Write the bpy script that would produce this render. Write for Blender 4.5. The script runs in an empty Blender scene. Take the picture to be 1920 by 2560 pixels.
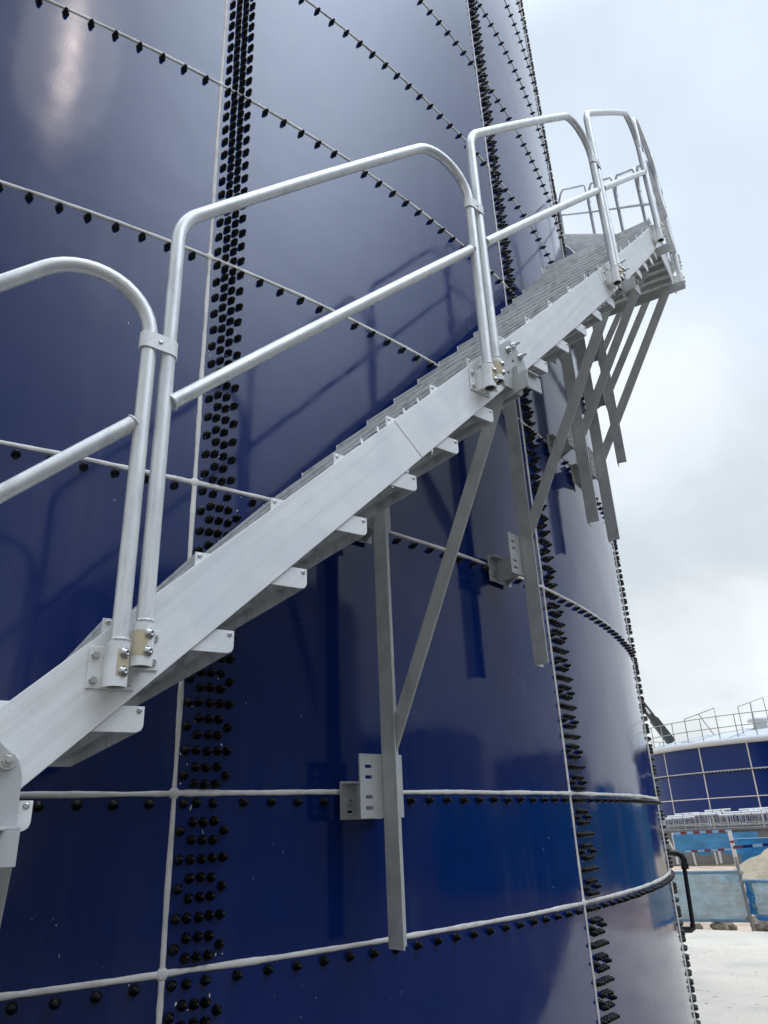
import bpy, bmesh, math, random
from mathutils import Vector, Matrix, noise
random.seed(7)
RAD = math.radians
# ------------------------------------------------------------------ camera
R = 8.41787            # tank radius (m)
D = 11.18741           # camera to tank axis (m), camera stands at x=0,y=0
ZC = 1.60              # camera height above the ground slab
scn = bpy.context.scene
cam = bpy.data.cameras.new('camera')
camo = bpy.data.objects.new('camera', cam)
scn.collection.objects.link(camo)
CF = Vector((0.47011696, 0.79027612, 0.39300597))
CR = Vector((0.86734521, -0.496102, -0.03993864))
CU = Vector((-0.1634085, -0.35964768, 0.91866817))
camo.matrix_world = Matrix(((CR.x, CU.x, -CF.x, 0), (CR.y, CU.y, -CF.y, 0), (CR.z, CU.z, -CF.z, ZC), (0, 0, 0, 1)))
cam.sensor_fit = 'HORIZONTAL'
cam.sensor_width = 36.0
FPX = 1859.309
cam.lens = FPX / 1920 * 36
cam.clip_start = 0.05
cam.clip_end = 3000
scn.camera = camo
scn.view_settings.view_transform = 'Standard'
scn.view_settings.look = 'None'
scn.view_settings.exposure = 1.06
scn.view_settings.gamma = 1.0
# ------------------------------------------------------------------ world: bright broken overcast
SUN_DIR = Vector((0.004, -0.625, 0.7807)).normalized()
w = bpy.data.worlds.new('World')
scn.world = w
w.use_nodes = True
wt = w.node_tree
for n in list(wt.nodes): wt.nodes.remove(n)
def WN(t, **kw):
    n = wt.nodes.new(t)
    for k, v in kw.items(): setattr(n, k, v)
    return n
L = wt.links.new
def wmath(op, a, b=None, clamp=False):
    m = WN('ShaderNodeMath', operation=op, use_clamp=clamp)
    for i, v in enumerate((a, b)):
        if v is None: continue
        if isinstance(v, (int, float)): m.inputs[i].default_value = v
        else: L(v, m.inputs[i])
    return m.outputs[0]
wout = WN('ShaderNodeOutputWorld'); wbg = WN('ShaderNodeBackground')
wbg.inputs['Strength'].default_value = 0.1
sky = WN('ShaderNodeTexSky', sky_type='NISHITA', sun_disc=False)
sky.sun_elevation = math.asin(SUN_DIR.z)
sky.sun_rotation = math.atan2(SUN_DIR.x, SUN_DIR.y)
sky.air_density = 1.2; sky.dust_density = 2.0; sky.ozone_density = 1.0
tc = WN('ShaderNodeTexCoord')
sep = WN('ShaderNodeSeparateXYZ'); L(tc.outputs['Generated'], sep.inputs[0])
zz = wmath('ADD', wmath('MAXIMUM', sep.outputs[2], 0.0), 0.55)
comb = WN('ShaderNodeCombineXYZ')
L(wmath('DIVIDE', sep.outputs[0], zz), comb.inputs[0]); L(wmath('DIVIDE', sep.outputs[1], zz), comb.inputs[1])
def wnoise(scale, detail, rough, off):
    mp = WN('ShaderNodeMapping'); mp.inputs['Location'].default_value = off
    L(comb.outputs[0], mp.inputs[0])
    n = WN('ShaderNodeTexNoise'); n.inputs['Scale'].default_value = scale
    n.inputs['Detail'].default_value = detail; n.inputs['Roughness'].default_value = rough
    n.inputs['Distortion'].default_value = 0.4
    L(mp.outputs[0], n.inputs['Vector'])
    return n.outputs[0]
def wmix(f, a, b):
    m = WN('ShaderNodeMix', data_type='RGBA')
    if isinstance(f, (int, float)): m.inputs[0].default_value = f
    else: L(f, m.inputs[0])
    for i, v in ((6, a), (7, b)):
        if isinstance(v, tuple): m.inputs[i].default_value = v + (1,)
        else: L(v, m.inputs[i])
    return m.outputs[2]
def wramp(v, p0, p1):
    m = WN('ShaderNodeMapRange', interpolation_type='SMOOTHSTEP')
    L(v, m.inputs[0]); m.inputs[1].default_value = p0; m.inputs[2].default_value = p1
    return m.outputs[0]
n_big = wnoise(1.15, 6, 0.55, (3.1, 7.7, 0)); n_fine = wnoise(3.4, 5, 0.5, (1.4, 0.2, 0))
bright = wmix(wramp(n_fine, 0.35, 0.7), (7.6, 8.3, 9.0), (10.2, 10.5, 10.8))
grey = wmix(wramp(n_fine, 0.3, 0.7), (6.2, 6.75, 7.05), (8.1, 8.5, 8.7))
cloud = wmix(wramp(n_big, 0.40, 0.62), grey, bright)
veil = wmix(wramp(sep.outputs[2], 0.25, 0.75), cloud, wmix(0.5, cloud, (7.0, 8.3, 10.2)))
base0 = wmix(0.15, veil, sky.outputs[0])
# greyer, lower cloud bank on the side away from the view
away = WN('ShaderNodeVectorMath', operation='DOT_PRODUCT'); L(tc.outputs['Generated'], away.inputs[0]); away.inputs[1].default_value = (0.25, -0.97, 0.0)
zf = wmath('SUBTRACT', 0.555, wmath('MULTIPLY', wramp(away.outputs['Value'], -0.15, 0.55), 0.29))
zf = wmath('MULTIPLY', zf, wmath('ADD', 1.0, wmath('MULTIPLY', wramp(sep.outputs[2], 0.80, 1.0), 3.2)))   # overcast overhead glow, added out of view to light the stair and slab
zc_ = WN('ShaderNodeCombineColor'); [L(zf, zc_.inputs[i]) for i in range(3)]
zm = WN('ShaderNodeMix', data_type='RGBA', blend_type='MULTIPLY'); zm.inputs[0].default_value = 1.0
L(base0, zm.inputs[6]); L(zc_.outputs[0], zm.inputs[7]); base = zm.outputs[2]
# thin cloud glowing around the hidden sun
dp = WN('ShaderNodeVectorMath', operation='DOT_PRODUCT'); L(tc.outputs['Generated'], dp.inputs[0]); dp.inputs[1].default_value = SUN_DIR
dpm = wmath('MAXIMUM', dp.outputs['Value'], 0.0)
SUN_UP = (Vector((0, 0, 1)) - SUN_DIR * SUN_DIR.z).normalized(); SUN_SIDE = SUN_DIR.cross(SUN_UP)
def wdot(v):
    d = WN('ShaderNodeVectorMath', operation='DOT_PRODUCT'); L(tc.outputs['Generated'], d.inputs[0]); d.inputs[1].default_value = v; return d.outputs['Value']
def gap(v, wd): 
    q = wmath('DIVIDE', wdot(v), wd); return wmath('MULTIPLY', q, q)
# the thin spot in the cloud that lets the sun glow through
gapx = wmath('MULTIPLY', wmath('EXPONENT', wmath('MULTIPLY', wmath('ADD', gap(SUN_SIDE, 0.017), gap(SUN_UP, 0.060)), -1.0)), wmath('GREATER_THAN', dp.outputs['Value'], 0.0))
dq = WN('ShaderNodeVectorMath', operation='DOT_PRODUCT'); L(tc.outputs['Generated'], dq.inputs[0]); dq.inputs[1].default_value = Vector((0.33, -0.50, 0.80)).normalized()
aur = wmath('POWER', wmath('MAXIMUM', dq.outputs['Value'], 0.0), 17.0)
gl = WN('ShaderNodeMix', data_type='RGBA', blend_type='ADD'); gl.inputs[0].default_value = 1.0
glc = WN('ShaderNodeMix', data_type='RGBA', blend_type='MULTIPLY'); glc.inputs[0].default_value = 1.0
cc = WN('ShaderNodeCombineColor'); [L(aur, cc.inputs[i]) for i in range(3)]
L(cc.outputs[0], glc.inputs[6]); glc.inputs[7].default_value = (16.8, 19.4, 23.0, 1)
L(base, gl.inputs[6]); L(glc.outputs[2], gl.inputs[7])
gg = WN('ShaderNodeMix', data_type='RGBA', blend_type='MULTIPLY'); gg.inputs[0].default_value = 1.0
gc = WN('ShaderNodeCombineColor'); [L(gapx, gc.inputs[i]) for i in range(3)]
L(gc.outputs[0], gg.inputs[6]); gg.inputs[7].default_value = (44.0, 36.0, 32.0, 1)
g2 = WN('ShaderNodeMix', data_type='RGBA', blend_type='ADD'); g2.inputs[0].default_value = 1.0
L(gl.outputs[2], g2.inputs[6]); L(gg.outputs[2], g2.inputs[7])
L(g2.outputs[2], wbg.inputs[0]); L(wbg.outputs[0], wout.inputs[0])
# ------------------------------------------------------------------ sun behind thin cloud
sl = bpy.data.lights.new('sun', 'SUN'); sl.energy = 0.012; sl.angle = RAD(10); sl.color = (1.0, 0.96, 0.91)
so = bpy.data.objects.new('sun', sl); scn.collection.objects.link(so)
so.rotation_euler = SUN_DIR.to_track_quat('Z', 'Y').to_euler()
so.location = SUN_DIR * 60

# ------------------------------------------------------------------ materials
def mat(name, base, rough=0.5, metal=0.0, ior=1.5, var=0.0, vscale=6.0, bump=0.0, bscale=200.0, dirt=None, dscale=30.0,
        damt=0.0, coat=0.0, stretch=None, rvar=0.0, specks=None, bdist=0.001, alpha=None, trans=0.0, wave=None):
    m = bpy.data.materials.new(name); m.use_nodes = True
    nt = m.node_tree; b = nt.nodes['Principled BSDF']; K = nt.links.new
    b.inputs['Base Color'].default_value = (*base, 1); b.inputs['Roughness'].default_value = rough
    b.inputs['Metallic'].default_value = metal; b.inputs['IOR'].default_value = ior
    if coat: b.inputs['Coat Weight'].default_value = coat; b.inputs['Coat Roughness'].default_value = 0.05
    geo = nt.nodes.new('ShaderNodeNewGeometry'); vec = geo.outputs['Position']
    if stretch:
        mp = nt.nodes.new('ShaderNodeMapping'); mp.inputs['Scale'].default_value = stretch
        mp.inputs['Rotation'].default_value = (0, 0, 0)
        K(vec, mp.inputs[0]); vec = mp.outputs[0]
    def nz(s, det=5, src=None):
        n = nt.nodes.new('ShaderNodeTexNoise'); n.inputs['Scale'].default_value = s; n.inputs['Detail'].default_value = det
        K(src or vec, n.inputs['Vector']); return n.outputs[0]
    def rng(v, a, b2, lo=0.0, hi=1.0):
        r = nt.nodes.new('ShaderNodeMapRange'); K(v, r.inputs[0])
        for i, x in enumerate((a, b2, lo, hi)): r.inputs[i + 1].default_value = x
        return r.outputs[0]
    col = None
    def mix(f, a, b2):
        x = nt.nodes.new('ShaderNodeMix'); x.data_type = 'RGBA'; K(f, x.inputs[0])
        for i, v in ((6, a), (7, b2)):
            if isinstance(v, tuple): x.inputs[i].default_value = (*v[:3], 1)
            else: K(v, x.inputs[i])
        return x.outputs[2]
    if var:
        lo = tuple(c * (1 - var) for c in base); hi = tuple(min(1, c * (1 + var)) for c in base)
        col = mix(rng(nz(vscale), 0.3, 0.7), lo, hi)
    if dirt:
        f = rng(nz(dscale, 8), 0.5, 0.75, 0, damt)
        col = mix(f, col if col is not None else base, dirt)
    if specks:
        sc_, thr, scol, amt = specks
        f = rng(nz(sc_, 2), thr, thr + 0.03, 0, amt)
        f2 = nt.nodes.new('ShaderNodeMath'); f2.operation = 'MULTIPLY'; K(f, f2.inputs[0]); K(rng(nz(sc_ * 0.06, 3), 0.45, 0.62), f2.inputs[1])
        col = mix(f2.outputs[0], col if col is not None else base, scol)
    if col is not None: K(col, b.inputs['Base Color'])
    if rvar: K(rng(nz(vscale * 2.3), 0.3, 0.7, max(0.02, rough - rvar), rough + rvar), b.inputs['Roughness'])
    if bump:
        bp = nt.nodes.new('ShaderNodeBump'); bp.inputs['Strength'].default_value = bump; bp.inputs['Distance'].default_value = bdist
        K(nz(bscale, 3), bp.inputs['Height']); K(bp.outputs[0], b.inputs['Normal'])
        if wave:
            b2 = nt.nodes.new('ShaderNodeBump'); b2.inputs['Strength'].default_value = 1.0; b2.inputs['Distance'].default_value = wave[1]
            K(nz(wave[0], 2), b2.inputs['Height']); K(b2.outputs[0], bp.inputs['Normal'])
    if trans:
        b.inputs['Alpha'].default_value = 1 - trans
    return m
M = {}
M['enamel'] = mat('blue_glass_enamel', (0.0010, 0.0150, 0.110), 0.095, 0, 1.56, bump=0.12, bscale=70, bdist=0.0006, wave=(2.2, 0.003), specks=(110, 0.735, (0.35, 0.38, 0.45), 0.4), rvar=0.03, vscale=3)
def enamel_extras(m):
    nt = m.node_tree; b = nt.nodes['Principled BSDF']; K = nt.links.new
    src = b.inputs['Base Color'].links[0].from_socket
    oi = nt.nodes.new('ShaderNodeObjectInfo'); hv = nt.nodes.new('ShaderNodeHueSaturation')
    mr = nt.nodes.new('ShaderNodeMapRange'); K(oi.outputs['Random'], mr.inputs[0]); mr.inputs[3].default_value = 0.86; mr.inputs[4].default_value = 1.12
    K(mr.outputs[0], hv.inputs['Value']); K(src, hv.inputs['Color'])
    geo = nt.nodes.new('ShaderNodeNewGeometry'); mp = nt.nodes.new('ShaderNodeMapping'); mp.inputs['Scale'].default_value = (9, 9, 0.5); K(geo.outputs['Position'], mp.inputs[0])
    n1 = nt.nodes.new('ShaderNodeTexNoise'); n1.inputs['Scale'].default_value = 1.0; n1.inputs['Detail'].default_value = 6; K(mp.outputs[0], n1.inputs['Vector'])
    n2 = nt.nodes.new('ShaderNodeTexNoise'); n2.inputs['Scale'].default_value = 1.7; n2.inputs['Detail'].default_value = 5; K(geo.outputs['Position'], n2.inputs['Vector'])
    mu = nt.nodes.new('ShaderNodeMath'); mu.operation = 'MULTIPLY'; K(n1.outputs[0], mu.inputs[0]); K(n2.outputs[0], mu.inputs[1])
    mr2 = nt.nodes.new('ShaderNodeMapRange'); K(mu.outputs[0], mr2.inputs[0]); mr2.inputs[1].default_value = 0.26; mr2.inputs[2].default_value = 0.42; mr2.inputs[4].default_value = 0.028
    x = nt.nodes.new('ShaderNodeMix'); x.data_type = 'RGBA'; K(mr2.outputs[0], x.inputs[0]); K(hv.outputs[0], x.inputs[6]); x.inputs[7].default_value = (0.42, 0.43, 0.44, 1)
    K(x.outputs[2], b.inputs['Base Color'])
enamel_extras(M['enamel'])
M['sealant'] = mat('white_sealant', (0.76, 0.735, 0.69), 0.55, var=0.08, vscale=9, dirt=(0.45, 0.42, 0.37), dscale=14, damt=0.55, bump=0.35, bscale=90, bdist=0.002)
M['bolt'] = mat('black_plastic', (0.0022, 0.0025, 0.0027), 0.20, 0, 1.33, var=0.3, vscale=40, specks=(300, 0.70, (0.25, 0.25, 0.25), 0.3))
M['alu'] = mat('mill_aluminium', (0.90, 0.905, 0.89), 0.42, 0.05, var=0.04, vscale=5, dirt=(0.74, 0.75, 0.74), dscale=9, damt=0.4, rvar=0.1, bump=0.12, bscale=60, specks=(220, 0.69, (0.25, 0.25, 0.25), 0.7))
def streaks(m, amt, col):
    """long drawing marks and scuffs running along the pitch of the stair, on top of the base colour"""
    nt = m.node_tree; b = nt.nodes['Principled BSDF']; K = nt.links.new; src = b.inputs['Base Color'].links[0].from_socket
    geo = nt.nodes.new('ShaderNodeNewGeometry'); cb = nt.nodes.new('ShaderNodeCombineXYZ')
    for i, (v, k) in enumerate((((0.69, 0.12, 0.71), 0.9), ((-0.70, -0.12, 0.70), 38.0), ((-0.17, 0.98, 0.0), 4.0))):
        d = nt.nodes.new('ShaderNodeVectorMath'); d.operation = 'DOT_PRODUCT'; K(geo.outputs['Position'], d.inputs[0]); d.inputs[1].default_value = tuple(c * k for c in v); K(d.outputs['Value'], cb.inputs[i])
    n = nt.nodes.new('ShaderNodeTexNoise'); n.inputs['Scale'].default_value = 1.0; n.inputs['Detail'].default_value = 6; n.inputs['Roughness'].default_value = 0.7; K(cb.outputs[0], n.inputs['Vector'])
    r = nt.nodes.new('ShaderNodeMapRange'); K(n.outputs[0], r.inputs[0]); r.inputs[1].default_value = 0.48; r.inputs[2].default_value = 0.72; r.inputs[4].default_value = amt
    x = nt.nodes.new('ShaderNodeMix'); x.data_type = 'RGBA'; K(r.outputs[0], x.inputs[0]); K(src, x.inputs[6]); x.inputs[7].default_value = (*col, 1)
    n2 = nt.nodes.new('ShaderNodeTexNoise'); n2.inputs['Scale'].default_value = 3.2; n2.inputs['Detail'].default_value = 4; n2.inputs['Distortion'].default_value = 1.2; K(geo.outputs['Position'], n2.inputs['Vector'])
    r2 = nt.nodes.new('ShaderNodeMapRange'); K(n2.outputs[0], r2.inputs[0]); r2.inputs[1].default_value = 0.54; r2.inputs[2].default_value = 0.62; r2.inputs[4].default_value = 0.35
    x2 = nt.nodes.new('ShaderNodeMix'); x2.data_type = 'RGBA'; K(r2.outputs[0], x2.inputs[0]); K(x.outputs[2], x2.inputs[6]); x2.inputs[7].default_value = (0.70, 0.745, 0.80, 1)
    K(x2.outputs[2], b.inputs['Base Color'])
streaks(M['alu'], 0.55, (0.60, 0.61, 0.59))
M['alu_tread'] = mat('ribbed_tread_aluminium', (0.74, 0.75, 0.74), 0.45, 0.15, var=0.08, vscale=5, dirt=(0.24, 0.24, 0.24), dscale=18, damt=0.6, rvar=0.08)
M['tube'] = mat('rail_tube_aluminium', (0.80, 0.81, 0.80), 0.36, 0.3, var=0.07, vscale=12, dirt=(0.40, 0.41, 0.42), dscale=24, damt=0.55, rvar=0.1, bump=0.08, bscale=80, stretch=(1, 1, 0.35), specks=(180, 0.69, (0.2, 0.2, 0.2), 0.6))
M['paint'] = mat('grey_primer_steel', (0.52, 0.535, 0.52), 0.48, 0.0, var=0.06, vscale=4, dirt=(0.20, 0.20, 0.19), dscale=10, damt=0.4, rvar=0.06)
M['lpaint'] = mat('light_grey_plate', (0.50, 0.51, 0.505), 0.45, 0.0, var=0.05, vscale=5, dirt=(0.34, 0.34, 0.33), dscale=12, damt=0.4)
M['stainless'] = mat('stainless_bolt', (0.60, 0.60, 0.59), 0.28, 0.95, var=0.12, vscale=40)
M['tape'] = mat('masking_paper', (0.62, 0.53, 0.36), 0.75, var=0.08, vscale=30)
M['hole_disc'] = mat('painted_hole_shade', (0.03, 0.028, 0.025), 0.8)
M['tube_in'] = mat('tube_inside', (0.20, 0.18, 0.15), 0.7)
M['concrete'] = mat('pale_concrete', (0.86, 0.77, 0.63), 0.85, var=0.10, vscale=0.6, dirt=(0.60, 0.55, 0.48), dscale=1.6, damt=0.7, bump=0.5, bscale=25, bdist=0.01, specks=(14, 0.64, (0.22, 0.19, 0.15), 0.8))
M['dirt'] = mat('sandy_soil', (0.60, 0.46, 0.34), 0.95, var=0.25, vscale=2.0, dirt=(0.34, 0.23, 0.15), dscale=1.2, damt=0.7, bump=0.8, bscale=9, bdist=0.05)
M['yard'] = mat('dark_trodden_soil', (0.085, 0.075, 0.065), 0.9, var=0.3, vscale=1.5, dirt=(0.16, 0.13, 0.10), dscale=3, damt=0.6, bump=0.6, bscale=12, bdist=0.03)
M['sand'] = mat('pale_sand', (0.43, 0.36, 0.26), 0.95, var=0.18, vscale=3.0, dirt=(0.33, 0.28, 0.2), dscale=2.5, damt=0.8, bump=0.9, bscale=6, bdist=0.06)
M['rock'] = mat('rubble_stone', (0.30, 0.25, 0.19), 0.9, var=0.3, vscale=5, bump=0.8, bscale=18, bdist=0.03)
M['net'] = mat('blue_mesh_net', (0.20, 0.45, 0.58), 0.8, var=0.28, vscale=6, bump=1.0, bscale=7, bdist=0.06, trans=0.22)
M['net2'] = mat('blue_mesh_sheet', (0.06, 0.27, 0.52), 0.75, var=0.15, vscale=1.5, trans=0.06)
M['tarp'] = mat('bright_blue_tarp', (0.012, 0.20, 0.50), 0.55, var=0.15, vscale=1.2)
M['bluepipe'] = mat('weathered_blue_pipe', (0.20, 0.32, 0.46), 0.6, var=0.15, vscale=8)
M['steelpipe'] = mat('scaffold_steel', (0.36, 0.36, 0.34), 0.5, 0.4, var=0.15, vscale=10)
M['white'] = mat('white_paint', (0.72, 0.73, 0.73), 0.5, var=0.05, vscale=2)
M['whiteroof'] = mat('white_roof_sheet', (0.62, 0.64, 0.65), 0.45, 0.0, var=0.04, vscale=1)
M['red'] = mat('red_paint', (0.42, 0.03, 0.035), 0.55)
M['darkred'] = mat('maroon_tape', (0.18, 0.03, 0.05), 0.6)
M['paleblue'] = mat('pale_blue_tape', (0.24, 0.42, 0.64), 0.6)
M['greywall'] = mat('grey_concrete_block', (0.21, 0.205, 0.195), 0.9, var=0.12, vscale=2, bump=0.4, bscale=20, bdist=0.01)
M['darksteel'] = mat('dark_grey_steel', (0.055, 0.06, 0.062), 0.5, 0.2, var=0.15, vscale=2)
M['blackpipe'] = mat('black_pipe', (0.010, 0.011, 0.013), 0.22)
M['wood'] = mat('rusty_clip', (0.42, 0.22, 0.08), 0.8)
M['farblue'] = mat('blue_enamel_far', (0.004, 0.024, 0.15), 0.22, 0, 1.36)
M['dusty'] = mat('dusty_grey_panel', (0.20, 0.205, 0.22), 0.6, var=0.2, vscale=0.8)

# ------------------------------------------------------------------ helpers
COL = scn.collection
class MB:
    """collects vertices and faces, then links ONE mesh object"""
    def __init__(s): s.v = []; s.f = []; s.sm = []
    def add(s, vs, fs, smooth=False):
        o = len(s.v); s.v += [tuple(p) for p in vs]
        for f in fs: s.f.append(tuple(i + o for i in f)); s.sm.append(smooth)
        return s
    def box(s, x0, x1, y0, y1, z0, z1):
        v = [(x0, y0, z0), (x1, y0, z0), (x1, y1, z0), (x0, y1, z0), (x0, y0, z1), (x1, y0, z1), (x1, y1, z1), (x0, y1, z1)]
        return s.add(v, [(0, 3, 2, 1), (4, 5, 6, 7), (0, 1, 5, 4), (1, 2, 6, 5), (2, 3, 7, 6), (3, 0, 4, 7)])
    def bar(s, a, b, wx, wy, up=(0, 0, 1)):
        """rectangular bar from a to b; wx along up x dir, wy along the third axis"""
        a = Vector(a); b = Vector(b); d = (b - a).normalized(); u = Vector(up)
        sx = d.cross(u)
        if sx.length < 1e-6: sx = d.cross(Vector((1, 0, 0)))
        sx.normalize(); sy = sx.cross(d)
        v = []
        for p in (a, b):
            for i, j in ((-1, -1), (1, -1), (1, 1), (-1, 1)): v.append(p + sx * (i * wx / 2) + sy * (j * wy / 2))
        return s.add(v, [(0, 1, 2, 3), (7, 6, 5, 4), (0, 4, 5, 1), (1, 5, 6, 2), (2, 6, 7, 3), (3, 7, 4, 0)])
    def prism(s, poly, axis, a0, a1):
        """closed polygon extruded along an axis ('x','y','z'); polygon gives the other two coords in order"""
        n = len(poly)
        def P(p, a):
            return {'x': (a, p[0], p[1]), 'y': (p[0], a, p[1]), 'z': (p[0], p[1], a)}[axis]
        v = [P(p, a0) for p in poly] + [P(p, a1) for p in poly]
        f = [tuple(range(n)), tuple(range(2 * n - 1, n - 1, -1))]
        f += [(i, i + n, (i + 1) % n + n, (i + 1) % n) for i in range(n)]
        return s.add(v, f)
    def tube(s, pts, r, n=12, caps=True, r1=None):
        pts = [Vector(p) for p in pts]; m = len(pts); v = []; ref = None
        for i, p in enumerate(pts):
            t = (pts[min(i + 1, m - 1)] - pts[max(i - 1, 0)]).normalized()
            if ref is None:
                ref = t.cross(Vector((0, 0, 1)))
                if ref.length < 1e-3: ref = t.cross(Vector((1, 0, 0)))
            ref = (ref - t * ref.dot(t)).normalized(); bi = t.cross(ref)
            rr = r if r1 is None else r + (r1 - r) * i / (m - 1)
            for k in range(n):
                a = 2 * math.pi * k / n
                v.append(p + (ref * math.cos(a) + bi * math.sin(a)) * rr)
        f = [(i * n + k, i * n + (k + 1) % n, (i + 1) * n + (k + 1) % n, (i + 1) * n + k) for i in range(m - 1) for k in range(n)]
        s.add(v, f, True)
        if caps:
            s.add([v[k] for k in range(n)], [tuple(range(n - 1, -1, -1))]); s.add([v[(m - 1) * n + k] for k in range(n)], [tuple(range(n))])
        return s
    def pipe(s, a, b, ro, ri, n=20):
        """open hollow straight pipe"""
        a = Vector(a); b = Vector(b); t = (b - a).normalized(); ref = t.cross(Vector((0, 0, 1)))
        if ref.length < 1e-3: ref = Vector((1, 0, 0))
        ref.normalize(); bi = t.cross(ref)
        def ring(p, r): return [p + (ref * math.cos(2 * math.pi * k / n) + bi * math.sin(2 * math.pi * k / n)) * r for k in range(n)]
        q = lambda o1, o2: [(o1 + k, o1 + (k + 1) % n, o2 + (k + 1) % n, o2 + k) for k in range(n)]
        s.add(ring(a, ro) + ring(b, ro), q(0, n), True)
        s.add(ring(a, ri) + ring(b, ri), q(n, 0), True)
        s.add(ring(a, ri) + ring(a, ro), q(0, n)); s.add(ring(b, ro) + ring(b, ri), q(0, n))
        return s
    def lathe(s, prof, axis='-y', n=12, org=(0, 0, 0), smooth=True):
        """prof = [(radius, height)...] turned about axis through org"""
        v = []; o = Vector(org)
        for r, h in prof:
            for k in range(n):
                a = 2 * math.pi * k / n; c, d = r * math.cos(a), r * math.sin(a)
                v.append(o + (Vector((c, -h, d)) if axis == '-y' else Vector((c, d, h)) if axis == 'z' else Vector((h, c, d))))
        m = len(prof)
        f = [(i * n + k, i * n + (k + 1) % n, (i + 1) * n + (k + 1) % n, (i + 1) * n + k) for i in range(m - 1) for k in range(n)]
        s.add(v, f, smooth)
        if prof[-1][0] > 1e-6: s.add(v[(m - 1) * n:], [tuple(range(n))])
        return s
    def mesh(s, name, m, bevel=0.0, weld=False):
        me = bpy.data.meshes.new(name); me.from_pydata(s.v, [], s.f)
        me.polygons.foreach_set('use_smooth', s.sm)
        bm = bmesh.new(); bm.from_mesh(me)
        if weld: bmesh.ops.remove_doubles(bm, verts=bm.verts, dist=1e-5)
        bmesh.ops.recalc_face_normals(bm, faces=bm.faces)
        if bevel: 
            es = [e for e in bm.edges if len(e.link_faces) == 2 and e.calc_face_angle(0) > 0.6]
            bmesh.ops.bevel(bm, geom=es, offset=bevel, segments=1, affect='EDGES', clamp_overlap=True)
        bm.to_mesh(me); bm.free()
        me.materials.append(M[m] if isinstance(m, str) else m)
        return me
    def build(s, name, m, parent=None, bevel=0.0, weld=False): return link(name, s.mesh(name, m, bevel, weld), parent)
def link(name, me, parent=None, loc=None, rz=None):
    o = bpy.data.objects.new(name, me); COL.objects.link(o)
    if loc is not None: o.location = loc
    if rz is not None: o.rotation_euler = (0, 0, rz)
    if parent is not None: o.parent = parent
    return o
def thing(name, label, cat, loc=(0, 0, 0), rz=0.0, group=None):
    o = bpy.data.objects.new(name, None); COL.objects.link(o); o.empty_display_size = 0.3
    o.location = loc; o.rotation_euler = (0, 0, rz); tag(o, label, cat, group); return o
def tag(o, label, cat, group=None):
    o['label'] = label; o['category'] = cat
    if group: o['group'] = group
    return o
def struct(o): o['kind'] = 'structure'; return o
def pol(th, r, z):   # degrees round the tank axis, axis frame (tangent +x, outward -y at 0)
    a = RAD(th); return Vector((r * math.sin(a), -r * math.cos(a), z))
def azp(az, d, z):   # bearing from the camera (deg from +y, clockwise), horizontal distance, z above ground
    a = RAD(az); return Vector((d * math.sin(a), d * math.cos(a), z))

# ------------------------------------------------------------------ ground
def ground_mesh():
    xs = sorted(set([round(-260 + 520 * i / 40, 2) for i in range(41)] + [round(-10 + i * 0.9, 2) for i in range(64)]))
    ys = sorted(set([round(-260 + 520 * i / 40, 2) for i in range(41)] + [round(-6 + i * 0.9, 2) for i in range(56)]))
    m = MB(); n = len(xs)
    v = [(x, y, -0.13 + 0.07 * noise.noise((x * 0.35, y * 0.35, 0.3)) + 0.04 * noise.noise((x * 1.3, y * 1.3, 2))) for y in ys for x in xs]
    f = [(j * n + i, j * n + i + 1, (j + 1) * n + i + 1, (j + 1) * n + i) for j in range(len(ys) - 1) for i in range(n - 1)]
    return m.add(v, f, True)
struct(ground_mesh().build('ground', 'dirt'))
pA, pB = Vector((10.68, 9.05)), Vector((11.06, 8.08))
e = (pB - pA).normalized(); c1 = pA - e * 16; c2 = pB + e * 22
sm = MB()
edge = []
for i in range(61):
    p = c1.lerp(c2, i / 60); j = 0.10 * noise.noise((i * 0.7, 3.3, 0)) + 0.05 * noise.noise((i * 2.1, 1.3, 0)); edge.append((p.x + j, p.y + j * 0.3))
edge = [q for q in edge if q[1] > 2.25]
poly = edge + [(edge[-1][0], 2.2), (4.5, 2.2), (4.5, edge[0][1])]
sm.prism(poly, 'z', -0.16, 0.0)
struct(sm.build('concrete_slab', 'concrete'))
struct(MB().prism([(55, -26), (55, 2.18), (4.48, 2.18), (4.48, 30), (-40, 30), (-40, -26)], 'z', -0.16, -0.012).build('yard_ground', 'yard'))

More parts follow.
